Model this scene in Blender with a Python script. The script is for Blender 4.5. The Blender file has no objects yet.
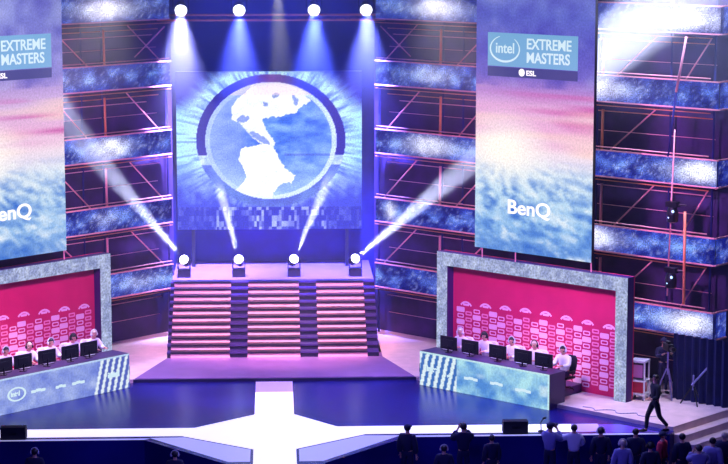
import bpy, bmesh, math, random
from mathutils import Vector, Matrix
R = math.radians
S2 = math.sqrt(2)
scene = bpy.context.scene
C = scene.collection
random.seed(7)

# ------------------------------------------------------------------ helpers
def s2l(c):
    c = max(0.0, c) / 255.0
    return c / 12.92 if c <= 0.04045 else ((c + 0.055) / 1.055) ** 2.4
def lin(rgb): return tuple(s2l(c) for c in rgb)

def mat(name, rgb, rough=0.6, metal=0.0, emit=None, estr=1.0, noise=0.0, nscale=8.0, spec=0.5, coat=0.0):
    m = bpy.data.materials.new(name); m.use_nodes = True
    nt = m.node_tree; b = nt.nodes['Principled BSDF']
    col = lin(rgb)
    b.inputs['Base Color'].default_value = (*col, 1)
    b.inputs['Roughness'].default_value = rough
    b.inputs['Metallic'].default_value = metal
    b.inputs['Specular IOR Level'].default_value = spec
    b.inputs['Coat Weight'].default_value = coat
    if noise > 0:
        tc = nt.nodes.new('ShaderNodeTexCoord'); n = nt.nodes.new('ShaderNodeTexNoise'); r = nt.nodes.new('ShaderNodeValToRGB')
        n.inputs['Scale'].default_value = nscale; n.inputs['Detail'].default_value = 4
        r.color_ramp.elements[0].position = 0.3; r.color_ramp.elements[1].position = 0.7
        r.color_ramp.elements[0].color = (*[c * (1 - noise) for c in col], 1)
        r.color_ramp.elements[1].color = (*[min(1, c * (1 + noise)) for c in col], 1)
        nt.links.new(tc.outputs['Object'], n.inputs['Vector']); nt.links.new(n.outputs['Fac'], r.inputs['Fac'])
        nt.links.new(r.outputs['Color'], b.inputs['Base Color'])
    if emit is not None:
        b.inputs['Emission Color'].default_value = (*lin(emit), 1)
        b.inputs['Emission Strength'].default_value = estr
    return m

def screen_mat(name, strength=1.0, glitter=0.0, gscale=30.0):
    """self-lit LED surface: picture from the 'Col' attribute, modulated by LED sparkle"""
    m = bpy.data.materials.new(name); m.use_nodes = True
    nt = m.node_tree; nt.nodes.clear()
    out = nt.nodes.new('ShaderNodeOutputMaterial'); em = nt.nodes.new('ShaderNodeEmission')
    at = nt.nodes.new('ShaderNodeAttribute'); at.attribute_name = 'Col'
    em.inputs['Strength'].default_value = strength
    if glitter > 0:
        tc = nt.nodes.new('ShaderNodeTexCoord'); n = nt.nodes.new('ShaderNodeTexNoise')
        n.inputs['Scale'].default_value = gscale; n.inputs['Detail'].default_value = 1
        mr = nt.nodes.new('ShaderNodeMapRange')
        mr.inputs['From Min'].default_value = 0.3; mr.inputs['From Max'].default_value = 0.7
        mr.inputs['To Min'].default_value = 1 - glitter; mr.inputs['To Max'].default_value = 1 + glitter
        mx = nt.nodes.new('ShaderNodeVectorMath'); mx.operation = 'SCALE'
        nt.links.new(tc.outputs['Object'], n.inputs['Vector']); nt.links.new(n.outputs['Fac'], mr.inputs['Value'])
        nt.links.new(at.outputs['Color'], mx.inputs[0]); nt.links.new(mr.outputs['Result'], mx.inputs['Scale'])
        nt.links.new(mx.outputs['Vector'], em.inputs['Color'])
    else:
        nt.links.new(at.outputs['Color'], em.inputs['Color'])
    nt.links.new(em.outputs['Emission'], out.inputs['Surface'])
    return m

def bx(bm, x0, x1, y0, y1, z0, z1, mi=0):
    vs = [bm.verts.new((x, y, z)) for z in (z0, z1) for y in (y0, y1) for x in (x0, x1)]
    for f in ((0, 2, 3, 1), (4, 5, 7, 6), (0, 1, 5, 4), (2, 6, 7, 3), (0, 4, 6, 2), (1, 3, 7, 5)):
        fc = bm.faces.new([vs[i] for i in f]); fc.material_index = mi

def prism(bm, pts, z0, z1, mi=0):
    lo = [bm.verts.new((p[0], p[1], z0)) for p in pts]; hi = [bm.verts.new((p[0], p[1], z1)) for p in pts]
    n = len(pts)
    f = bm.faces.new(hi); f.material_index = mi
    f = bm.faces.new(lo[::-1]); f.material_index = mi
    for i in range(n):
        f = bm.faces.new((lo[i], lo[(i + 1) % n], hi[(i + 1) % n], hi[i])); f.material_index = mi

def tube(bm, p, q, r, r2=None, n=8, mi=0, cap=True):
    p, q = Vector(p), Vector(q); d = (q - p).normalized(); r2 = r if r2 is None else r2
    a = d.orthogonal().normalized(); b = d.cross(a)
    A, B = [], []
    for i in range(n):
        t = 2 * math.pi * i / n; o = a * math.cos(t) + b * math.sin(t)
        A.append(bm.verts.new(p + o * r)); B.append(bm.verts.new(q + o * r2))
    for i in range(n):
        f = bm.faces.new((A[i], A[(i + 1) % n], B[(i + 1) % n], B[i])); f.material_index = mi
    if cap:
        f = bm.faces.new(A[::-1]); f.material_index = mi
        f = bm.faces.new(B); f.material_index = mi

def lathe(bm, prof, n=20, mi=0, axis='z', c=(0, 0, 0)):
    rings = []
    for r, h in prof:
        ring = []
        for i in range(n):
            t = 2 * math.pi * i / n
            v = (r * math.cos(t), r * math.sin(t), h) if axis == 'z' else (r * math.cos(t), h, r * math.sin(t))
            ring.append(bm.verts.new((v[0] + c[0], v[1] + c[1], v[2] + c[2])))
        rings.append(ring)
    for k in range(len(rings) - 1):
        for i in range(n):
            f = bm.faces.new((rings[k][i], rings[k][(i + 1) % n], rings[k + 1][(i + 1) % n], rings[k + 1][i])); f.material_index = mi
    f = bm.faces.new(rings[0][::-1]); f.material_index = mi
    f = bm.faces.new(rings[-1]); f.material_index = mi

def ell(bm, c, rx, ry, rz, nu=14, nv=10, mi=0):
    M = Matrix.Translation(c) @ Matrix.Diagonal((rx, ry, rz, 1))
    r = bmesh.ops.create_uvsphere(bm, u_segments=nu, v_segments=nv, radius=1, matrix=M)
    for v in r['verts']:
        for f in v.link_faces: f.material_index = mi; f.smooth = True

def obj(name, bm, mats, parent=None, smooth=False, bevel=0.0, recalc=True):
    me = bpy.data.meshes.new(name)
    if recalc: bmesh.ops.recalc_face_normals(bm, faces=bm.faces[:])
    bm.to_mesh(me); bm.free()
    for m in (mats if isinstance(mats, (list, tuple)) else [mats]): me.materials.append(m)
    if smooth:
        for p in me.polygons: p.use_smooth = True
    o = bpy.data.objects.new(name, me); C.objects.link(o)
    if parent: o.parent = parent
    if bevel > 0:
        b = o.modifiers.new('bevel', 'BEVEL'); b.width = bevel; b.segments = 2; b.limit_method = 'ANGLE'
    return o
def NB(): return bmesh.new()

def tag(o, label, cat, group=None, kind=None):
    if label: o['label'] = label
    if cat: o['category'] = cat
    if group: o['group'] = group
    if kind: o['kind'] = kind
    return o
def thing(name, label, cat, loc=(0, 0, 0), rotz=0.0, group=None):
    o = bpy.data.objects.new(name, None); o.empty_display_size = 0.2; C.objects.link(o)
    o.location = loc; o.rotation_euler = (0, 0, rotz)
    return tag(o, label, cat, group)
def struct(name, bm, m, label=None, **k):
    o = obj(name, bm, m, **k); o['kind'] = 'structure'
    if label: o['label'] = label
    return o
def dup(root, loc, rotz, label, group=None):
    r = root.copy(); C.objects.link(r); r.location = loc; r.rotation_euler = (0, 0, rotz); r['label'] = label
    if group: r['group'] = group
    for ch in list(root.children):
        c = ch.copy(); C.objects.link(c); c.parent = r
        for g in ch.children:
            d = g.copy(); C.objects.link(d); d.parent = c
    return r

# stage side planes run at 45 degrees; (s, c): distance along from the axis, plane X+Y=c. side +1 right, -1 left
def wp(side, s, c, z=0.0): return (side * s / S2, c - s / S2, z)
def rot(side): return R(-45) if side > 0 else R(45)
# local frame of a side thing: x = to the right in the picture, y = into the wall, z = up

def picture(name, w, h, nx, nz, func, m, parent=None, thick=0.0, y=0.0, x0=0.0, z0=0.0):
    """flat self-lit panel: grid facing -y coloured by func(u, v) -> sRGB 0..255, with side and back walls when thick > 0"""
    verts, cols = [], []
    for j in range(nz + 1):
        for i in range(nx + 1):
            verts.append((x0 + w * i / nx, y, z0 + h * j / nz)); cols.append(func(i / nx, j / nz))
    faces = []
    for j in range(nz):
        for i in range(nx):
            a = j * (nx + 1) + i; faces.append((a, a + 1, a + nx + 2, a + nx + 1))
    if thick > 0:
        b = len(verts)
        for (x, z) in ((x0, z0), (x0 + w, z0), (x0 + w, z0 + h), (x0, z0 + h)):
            verts.append((x, y, z)); cols.append((6, 6, 14))
        for (x, z) in ((x0, z0), (x0 + w, z0), (x0 + w, z0 + h), (x0, z0 + h)):
            verts.append((x, y + thick, z)); cols.append((6, 6, 14))
        faces += [(b + 4, b + 7, b + 6, b + 5)] + [(b + k, b + 4 + k, b + 4 + (k + 1) % 4, b + (k + 1) % 4) for k in range(4)]
    me = bpy.data.meshes.new(name); me.from_pydata(verts, [], faces)
    ca = me.color_attributes.new('Col', 'FLOAT_COLOR', 'POINT')
    flat = []
    for c in cols: flat += [*lin(c), 1.0]
    ca.data.foreach_set('color', flat)
    me.materials.append(m); me.update()
    o = bpy.data.objects.new(name, me); C.objects.link(o)
    if parent: o.parent = parent
    return o

def hsh(i, j, k=0):
    n = (i * 374761393 + j * 668265263 + k * 2147483647) & 0xffffffff
    n = ((n ^ (n >> 13)) * 1274126177) & 0xffffffff
    return ((n ^ (n >> 16)) & 0xffff) / 65535.0
def vnoise(x, y, k=0):
    i, j = math.floor(x), math.floor(y); fx, fy = x - i, y - j
    fx = fx * fx * (3 - 2 * fx); fy = fy * fy * (3 - 2 * fy)
    a = hsh(i, j, k) * (1 - fx) + hsh(i + 1, j, k) * fx; b = hsh(i, j + 1, k) * (1 - fx) + hsh(i + 1, j + 1, k) * fx
    return a * (1 - fy) + b * fy
def fbm(x, y, k=0, o=3):
    s, a, t = 0, 0.5, 0
    for q in range(o):
        s += a * vnoise(x, y, k + q); t += a; a *= 0.5; x *= 2.07; y *= 2.07
    return s / t
def mix(a, b, t):
    t = max(0.0, min(1.0, t)); return tuple(a[i] + (b[i] - a[i]) * t for i in range(3))
def ramp(stops, t):
    if t <= stops[0][0]: return stops[0][1]
    for k in range(len(stops) - 1):
        if t <= stops[k + 1][0]:
            return mix(stops[k][1], stops[k + 1][1], (t - stops[k][0]) / (stops[k + 1][0] - stops[k][0]))
    return stops[-1][1]

def text(name, s, size, m, parent, loc, extrude=0.01, bold=0.0, sx=1.0, shear=0.0):
    cu = bpy.data.curves.new(name, 'FONT'); cu.body = s; cu.size = size; cu.extrude = extrude; cu.offset = bold; cu.shear = shear
    cu.align_x = 'LEFT'
    t = bpy.data.objects.new(name + '_curve', cu); C.objects.link(t)
    bpy.context.view_layer.update()
    me = bpy.data.meshes.new_from_object(t.evaluated_get(bpy.context.evaluated_depsgraph_get()))
    bpy.data.objects.remove(t)
    me.transform(Matrix.Rotation(R(90), 4, 'X') @ Matrix.Diagonal((sx, 1, 1, 1)))
    me.materials.clear(); me.materials.append(m)
    o = bpy.data.objects.new(name, me); C.objects.link(o); o.parent = parent; o.location = loc
    return o

# ------------------------------------------------------------------ camera
cam = bpy.data.cameras.new('camera'); co = bpy.data.objects.new('camera', cam); C.objects.link(co)
cam.sensor_width = 36; cam.lens = 2100 / 728 * 36; cam.clip_end = 300; cam.clip_start = 0.5
co.location = (0, 0, 15); co.rotation_euler = (R(90 - 8.72), 0, R(-2.48)); scene.camera = co
vs = scene.view_settings
vs.view_transform = 'Standard'; vs.look = 'None'; vs.gamma = 1; vs.exposure = 0.0; vs.use_curve_mapping = False
scene.cycles.use_denoising = True; scene.cycles.volume_step_rate = 1
scene.cycles.max_bounces = 6; scene.cycles.volume_bounces = 0
w = bpy.data.worlds.new('world'); scene.world = w; w.use_nodes = True
w.node_tree.nodes['Background'].inputs['Color'].default_value = (0.10, 0.08, 0.55, 1)
w.node_tree.nodes['Background'].inputs['Strength'].default_value = 0.13

# ------------------------------------------------------------------ materials
M = dict(
    gloss=mat('stage_gloss_floor', (26, 22, 112), rough=0.26, noise=0.25, nscale=0.5, spec=0.5),
    apron=mat('apron_floor', (138, 102, 165), rough=0.22, noise=0.06, nscale=2),
    wing=mat('wing_floor', (215, 185, 190), rough=0.45, noise=0.10, nscale=3),
    riser_dark=mat('dark_riser', (22, 18, 60), rough=0.5),
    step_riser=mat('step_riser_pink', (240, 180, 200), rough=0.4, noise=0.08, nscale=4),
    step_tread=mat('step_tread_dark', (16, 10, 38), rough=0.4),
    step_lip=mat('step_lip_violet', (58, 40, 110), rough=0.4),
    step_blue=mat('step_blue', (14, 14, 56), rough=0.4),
    wall=mat('backstage_wall', (50, 24, 80), rough=0.8, noise=0.55, nscale=1.3),
    wallb=mat('backstage_wall_blue', (16, 14, 100), rough=0.8, noise=0.35, nscale=1.1),
    curtain=mat('curtain', (14, 22, 80), rough=0.85, noise=0.3, nscale=2),
    tube=mat('scaffold_tube_pink_lit', (250, 165, 170), rough=0.35, metal=0.1),  # pink of the light on the metal put into the base colour
    tubeo=mat('truss_tube_orange_lit', (255, 150, 105), rough=0.35, metal=0.1),  # orange light on the truss metal painted in as base colour
    black=mat('black_plastic', (14, 13, 26), rough=0.35),
    blackc=mat('black_cloth', (16, 15, 36), rough=0.8),
    pit=mat('pit_floor', (18, 16, 100), rough=0.7, noise=0.3, nscale=2),
    white=mat('white_plastic', (225, 220, 235), rough=0.4),
    whitecloth=mat('white_cloth', (232, 226, 236), rough=0.8),
    greycloth=mat('lavender_cloth', (140, 135, 190), rough=0.8),
    redcloth=mat('red_cloth', (190, 40, 70), rough=0.8),
    navy=mat('navy_cloth', (24, 24, 66), rough=0.8),
    skin=mat('skin', (215, 160, 140), rough=0.55),
    hair=mat('dark_hair', (28, 20, 30), rough=0.5),
    hairb=mat('blond_hair', (215, 190, 170), rough=0.5),
    red=mat('backdrop_red', (212, 34, 92), rough=0.7, noise=0.08, nscale=1.2),
    logo=mat('backdrop_logo_print', (255, 205, 220), rough=0.6),
    logo2=mat('backdrop_logo_print_pale', (250, 150, 180), rough=0.6),
    inner=mat('booth_inner_purple', (60, 26, 100), rough=0.6),
    lens_white=mat('lamp_lens_white', (255, 255, 255), emit=(240, 240, 255), estr=6),
    lens_cyan=mat('lamp_lens_cyan', (200, 230, 255), emit=(160, 215, 255), estr=1.5),
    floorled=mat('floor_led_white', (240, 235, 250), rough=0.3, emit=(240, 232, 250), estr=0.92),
    floorled2=mat('floor_led_fade_lavender', (190, 170, 230), rough=0.25, emit=(160, 135, 215), estr=0.55),  # dimmer lavender stands in for fading light on the white panels
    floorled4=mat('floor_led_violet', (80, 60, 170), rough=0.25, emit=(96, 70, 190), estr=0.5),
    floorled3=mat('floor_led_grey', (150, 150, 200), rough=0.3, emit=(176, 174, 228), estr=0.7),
    text=mat('sign_letters_white', (60, 60, 60), emit=(255, 252, 255), estr=1.1),
    textsoft=mat('sign_letters_soft', (60, 60, 60), emit=(214, 240, 248), estr=0.95),
    plate=mat('sign_plate_teal', (10, 20, 30), emit=(122, 176, 220), estr=0.95, rough=0.5),
    strip=mat('sign_strip_navy', (10, 10, 20), emit=(66, 70, 140), estr=0.9, rough=0.5),
    scr_on=mat('monitor_display', (90, 60, 120), emit=(130, 60, 120), estr=0.7, rough=0.3),
    wood=mat('desk_dark_top', (60, 40, 90), rough=0.4),
)
SM = screen_mat('led_screen', 1.22, 0.25, 22)
SB = screen_mat('banner_screen', 1.0, 0.12, 16)
SR = screen_mat('ribbon_screen', 1.15, 0.6, 24)
SF = screen_mat('booth_frame_led', 1.0, 0.35, 14)

# ------------------------------------------------------------------ setting
bm = NB(); bx(bm, -22, 22, 40, 80, -1.35, -1.1)
struct('floor', bm, M['pit'], 'dark floor of the pit in front of the stage')
# gloss stage deck
front = [(-14, 58.72), (-3.75, 58.72), (-1.36, 56.0), (-1.36, 50), (1.36, 50), (1.36, 56.0), (3.75, 58.72), (11.4, 58.72)]
bm = NB(); prism(bm, [(p[0], p[1]) for p in front] + [(11.6, 59.1), (4.5, 66.2), (-4.5, 66.2), (-12, 58.75)], -1.1, 0.0)
o = struct('floor_stage', bm, [M['gloss']], 'glossy deep blue stage deck')
# white lit cross let into the deck
def flat(name, pts, m, label, z0=-0.02, z1=0.006):
    bm = NB(); prism(bm, pts, z0, z1); return struct(name, bm, m, label)
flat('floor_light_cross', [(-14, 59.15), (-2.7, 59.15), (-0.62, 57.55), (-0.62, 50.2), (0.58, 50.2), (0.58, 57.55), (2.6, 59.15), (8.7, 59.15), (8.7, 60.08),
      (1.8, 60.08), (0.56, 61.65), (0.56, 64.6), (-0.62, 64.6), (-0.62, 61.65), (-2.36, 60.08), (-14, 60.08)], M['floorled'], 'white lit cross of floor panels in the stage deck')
flat('floor_light_fade', [(-0.62, 64.6), (0.56, 64.6), (0.56, 66.1), (-0.62, 66.1)], M['floorled2'], 'lavender far arm of the cross, light fade put into its colour')  # the arm's fading light painted as a separate dimmer panel
flat('floor_light_fade', [(8.7, 59.15), (9.5, 59.15), (9.5, 60.08), (8.7, 60.08)], M['floorled2'], 'lavender right end of the white strip, fade put into its colour')  # the strip's fade towards violet painted as one dimmer step
flat('floor_light_fade', [(9.5, 58.95), (11.2, 58.95), (10.6, 59.55), (10.15, 60.0), (9.5, 60.0)], M['floorled4'], 'violet floor panel at the far right end of the white strip')
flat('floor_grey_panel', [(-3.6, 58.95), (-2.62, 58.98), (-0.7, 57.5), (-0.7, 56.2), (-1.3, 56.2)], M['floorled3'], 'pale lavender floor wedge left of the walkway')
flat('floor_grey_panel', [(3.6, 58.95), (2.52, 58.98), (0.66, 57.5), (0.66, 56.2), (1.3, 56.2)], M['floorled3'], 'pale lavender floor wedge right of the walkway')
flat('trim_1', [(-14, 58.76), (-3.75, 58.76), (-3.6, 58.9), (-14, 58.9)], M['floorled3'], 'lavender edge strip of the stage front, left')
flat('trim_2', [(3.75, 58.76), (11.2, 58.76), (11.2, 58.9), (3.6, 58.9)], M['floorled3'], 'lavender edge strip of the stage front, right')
# raised platform: apron + wings
ZP = 0.12
bm = NB(); prism(bm, [(-4.5, 66.2), (4.5, 66.2), (3.62, 69.3), (3.62, 70.0), (-3.62, 70.0), (-3.62, 69.3)], -0.3, ZP)
struct('floor_apron', bm, M['apron'], 'lavender raised apron in front of the steps')
for sd, nm in ((-1, 'left'), (1, 'right')):
    pts = [(4.5, 66.2), (11.57, 59.13), (13.17, 60.73), (16.2, 63.76), (14, 68), (4.5, 77), (3.62, 77), (3.62, 69.3)]
    if sd < 0: pts = [(4.5, 66.2), (13.5, 57.2), (17.0, 60.7), (14, 68), (4.5, 77), (3.62, 77), (3.62, 69.3)]
    bm = NB(); prism(bm, [(sd * p[0], p[1]) for p in pts], -1.1, ZP)
    struct('floor_wing', bm, M['wing'], 'pale raised wing floor under the %s booth' % nm)
# dark lip along the apron's front
bm = NB(); bx(bm, -4.55, 4.55, 66.12, 66.2, 0.0, 0.10)
struct('trim_3', bm, M['riser_dark'], 'dark front lip of the apron')
# right corner steps down into the pit
bm = NB()
for k in range(5):
    z1 = 0.12 - 0.21 * (k + 1); a0 = 0.36 * k
    q = [(11.58 + a0 * .707, 59.12 - a0 * .707), (11.58 + (a0 + .36) * .707, 59.12 - (a0 + .36) * .707)]
    L = 3.6
    prism(bm, [q[0], q[1], (q[1][0] + L * .707, q[1][1] + L * .707), (q[0][0] + L * .707, q[0][1] + L * .707)], -1.1, max(z1, -1.05))
struct('floor_corner_steps', bm, M['wing'], 'pale steps down from the right wing corner')
# central steps
NS = 11; RZ = 0.18; TY = 0.336; Y0 = 69.3
def steps(x0, x1, rm, tm, lab):
    bm = NB()
    for k in range(NS):
        y0 = Y0 + k * TY; z1 = ZP + (k + 1) * RZ
        bx(bm, x0, x1, y0, y0 + TY + 0.0, ZP, z1, 0)
        bx(bm, x0, x1, y0 - 0.05, y0 + TY, z1 - .035, z1 + 0.02, 1)
    return struct('floor_steps', bm, [rm, tm], lab)
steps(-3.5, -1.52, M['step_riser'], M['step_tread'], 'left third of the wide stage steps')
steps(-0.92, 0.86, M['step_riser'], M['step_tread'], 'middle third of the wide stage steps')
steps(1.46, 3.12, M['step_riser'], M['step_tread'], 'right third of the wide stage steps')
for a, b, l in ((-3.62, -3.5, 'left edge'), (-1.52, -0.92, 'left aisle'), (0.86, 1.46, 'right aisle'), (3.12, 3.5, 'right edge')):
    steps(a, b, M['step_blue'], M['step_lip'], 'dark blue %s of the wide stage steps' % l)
ZT = ZP + NS * RZ + 0.02
YT = Y0 + NS * TY
bm = NB(); prism(bm, [(-3.6, YT), (3.5, YT), (3.5, 77), (-3.6, 77)], ZP, ZT)
struct('floor_upper_deck', bm, M['apron'], 'purple upper deck behind the steps')
bm = NB(); bx(bm, -7, 7, 77.0, 77.3, -1, 14)
struct('wall_back', bm, M['wallb'], 'dark blue back wall behind the globe screen')
# side walls
CW = 77.65
for sd, nm in ((-1, 'left'), (1, 'right')):
    o = NB(); bx(o, 0, 17.2 if sd < 0 else 15.0, 0, 0.2, -1.1, 14)
    ob = struct('wall_' + nm, o, M['wall'], 'dark purple backstage wall, %s' % nm)
    if sd > 0: ob.location = wp(1, 5.05, CW); ob.rotation_euler = (0, 0, rot(1))
    else: ob.location = wp(-1, 5.05 + 17.2, CW); ob.rotation_euler = (0, 0, rot(-1))
bm = NB(); bx(bm, 0, 8, 0, 0.2, -1.1, 14)
ob = struct('wall_far_right', bm, M['wallb'], 'dark blue wall beyond the right corner'); ob.location = wp(1, 20.0, CW); ob.rotation_euler = (0, 0, R(45))
bm = NB(); bx(bm, -22, 22, 77.3, 78.5, -1.1, 14)
struct('wall_far', bm, M['wallb'])

# folded dark curtain under the ribbons at right
bm = NB(); n = 60; L = 3.4
pf, pb = [], []
for i in range(n + 1):
    x = L * i / n; y = 0.07 * math.sin(i * 1.3)
    pf.append((x, y)); pb.append((x, y + 0.04))
prism(bm, pf + pb[::-1], ZP, 2.15)
cur = obj('curtain', bm, M['curtain']); cur.location = wp(1, 17.3, 75.0); cur.rotation_euler = (0, 0, rot(1))
tag(cur, 'dark blue pleated curtain hanging below the ribbon screen at far right', 'curtain')

# ------------------------------------------------------------------ globe screen
XG, ZG = -0.09, 6.74
land = [
    [(-.60, .54), (-.50, .72), (-.32, .90), (0, .98), (.30, .95), (.50, .82), (.60, .67), (.50, .60), (.38, .49), (.30, .45), (.10, .42), (-.13, .38), (-.09, .24), (-.02, .12),
     (.06, -.03), (.03, -.12), (-.08, -.10), (-.25, .02), (-.38, .18), (-.45, .30), (-.55, .35), (-.60, .42)],
    [(-.46, -.13), (-.20, -.06), (.0, -.08), (.08, -.20), (.20, -.45), (.37, -.60), (.30, -.72), (.12, -.74), (.06, -.86), (0, -1), (-.46, -.98), (-.56, -.85), (-.37, -.64), (-.45, -.40), (-.50, -.30)],
]
lakes = [(-.42, .37, .09, .06, 0), (-.17, .05, .19, .05, -35), (.08, .77, .07, .04, 20), (.37, .69, .04, .09, 10), (-.08, .62, .03, .05, 0)]
def inpoly(x, y, P):
    c = False; j = len(P) - 1
    for i in range(len(P)):
        if (P[i][1] > y) != (P[j][1] > y) and x < (P[j][0] - P[i][0]) * (y - P[i][1]) / (P[j][1] - P[i][1]) + P[i][0]: c = not c
        j = i
    return c
def globe(u, v):
    X = -3.5 + 6.7 * u; Z = 3.5 + 5.75 * v
    dx, dz = (X - XG) / 2.70, (Z - ZG) / 2.42
    r = math.hypot(dx, dz); a = math.atan2(dz, dx)
    if r < 0.88:
        gx, gy = dx / 0.88, dz / 0.88; q = r / 0.88
        n = fbm(gx * 5, gy * 9, 3); n2 = vnoise(gx * 26, gy * 26, 13)
        c = mix((58, 104, 216), (140, 182, 244), n * 1.6 - .35 + (q ** 5) * .4 - .15 * n2)
        if gx < -0.1: c = mix(c, (152, 168, 238), min(.6, (-gx - .1) * 1.6))
        if gy < -.25: c = mix(c, (176, 206, 246), min(.55, (-gy - .25) * 1.2))
        if abs(gy + .24) < .02 and gx > .2: c = mix(c, (60, 80, 190), .5)
        jx = gx + .05 * (n - .5); jy = gy + .04 * (n2 - .5)
        if any(inpoly(jx, jy, P) for P in land):
            lk = False
            for (lx, ly, ra, rb_, an) in lakes:
                ca, sa = math.cos(R(an)), math.sin(R(an)); ex = (jx - lx) * ca + (jy - ly) * sa; ey = -(jx - lx) * sa + (jy - ly) * ca
                if (ex / ra) ** 2 + (ey / rb_) ** 2 < 1: lk = True
            c = mix((252, 253, 255), (216, 226, 246), fbm(gx * 11, gy * 11, 9) * 1.3 - .4)
            if lk: c = mix(c, (104, 128, 206), .75)
        if q > .93: c = mix(c, (228, 244, 255), .75 if gx > -.3 else .35)
        if gy > .78: c = mix(c, (252, 220, 238), .5)
        return c
    if r < 1.0:
        if -0.36 < dz < -0.22 and abs(dx) > .5: return mix((150, 180, 236), (214, 232, 250), vnoise(X * 9, Z * 9, 8))
        c = (38, 28, 122) if dz > -.22 else mix((70, 84, 184), (112, 146, 214), fbm(dx * 9, dz * 9, 5))
        if dz > .7 and abs(dx) < .45: c = mix(c, (170, 96, 190), (.45 - abs(dx)) * 1.3)
        return c
    # radiating strokes and glow
    n = vnoise(a * 38, r * 4, 21); n2 = fbm(X * 4, Z * 4, 31); n3 = hsh(int(X * 16), int(Z * 16), 3)
    c = mix((192, 234, 250), (86, 120, 226), (n - .35) * 1.5 + (n3 - .5) * .3)
    c = mix(c, (150, 220, 240), .45 * min(1, max(0, (abs(dx) - .95) * 4)))
    if dz < -0.3: c = mix(c, (64, 76, 208), max(0, min(1, (-.3 - dz) * 1.25 * (.45 + n2) + (r - 1.05) * .8)))
    if dz < -1.0: c = mix(mix(c, (44, 50, 180), .75), (196, 214, 250), max(0, hsh(int(X * 11), int(Z * 5), 40) - .5) * (1.7 if abs(dx) < .75 else .5))
    if dz > 0.40: c = mix(c, (22, 22, 130), max(0, min(1, (r - 1.08 - .12 * n) * 4.5 * min(1, (dz - .4) * 4))))
    return c
gs = picture('globe_screen', 6.7, 5.75, 230, 198, globe, SM, None, 0.0)
gs.location = (-3.5, 75.7, 3.5)
bm = NB(); bx(bm, 0, 6.7, 0.004, 0.25, 0, 5.75); obj('screen_housing', bm, M['black'], gs)
for px in (.5, 6.1):
    bm = NB(); bx(bm, px, px + .12, .06, .18, ZT - 3.5, -.002); obj('support_post', bm, M['black'], gs)
tag(gs, 'big LED screen showing a blue and white globe in a dark ring', 'screen')

# ------------------------------------------------------------------ hanging banner screens
def banner(u, v, k=0):
    # u across (0 left .. 1 right), v = height in metres above the bottom edge
    n = fbm(u * 6, v * 1.6, 50 + k); st = [(0, (112, 156, 224)), (.8, (146, 190, 238)), (1.7, (186, 218, 244)), (2.55, (220, 234, 248)), (2.95, (236, 226, 244)),
          (3.3, (252, 226, 240)), (3.9, (240, 180, 222)), (4.6, (232, 180, 226)), (5.1, (186, 138, 214)), (5.6, (122, 108, 206)), (6.3, (98, 92, 196)), (7.4, (100, 108, 204)), (8.6, (130, 140, 214))]
    if k: st = [(h, mix(c, (206, 205, 236), .35 if h > 4 else .1)) for h, c in st]
    c = ramp(st, v)
    if v < 3.0:
        # rippled water, lines fanning out from the low sun
        du = u - .22; dv = 3.1 - v; fan = math.atan2(du * 3, dv + .25)
        rip = vnoise(fan * 9 + v * 1.2, v * 4.5, 61 + k) * .6 + vnoise(u * 30 + v * 6, v * 9, 66 + k) * .4
        c = mix(c, (56, 106, 206), max(0, rip - .42) * 1.9 * min(1, dv * .9)); c = mix(c, (244, 250, 255), max(0, .42 - rip) * 2.6)
    elif v < 5.2:
        c = mix(c, (206, 96, 176), max(0, vnoise(u * 2.2 + v, v * 6, 71 + k) - .52) * 1.6 * min(1, (v - 3.2) * 2) * (.3 + u))
        c = mix(c, (255, 214, 206), max(0, vnoise(u * 2, v * 4, 75 + k) - .5) * 1.3)
    else:
        c = mix(c, (70, 62, 176), max(0, n - .5) * 1.6); c = mix(c, (190, 190, 240), max(0, .45 - n) * 1.4)
    d = math.hypot((u - .24) * 3.4, (v - 3.25) * 1.2); c = mix(c, (262, 256, 248), max(0, 1.5 - d) * .85)
    return c
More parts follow.
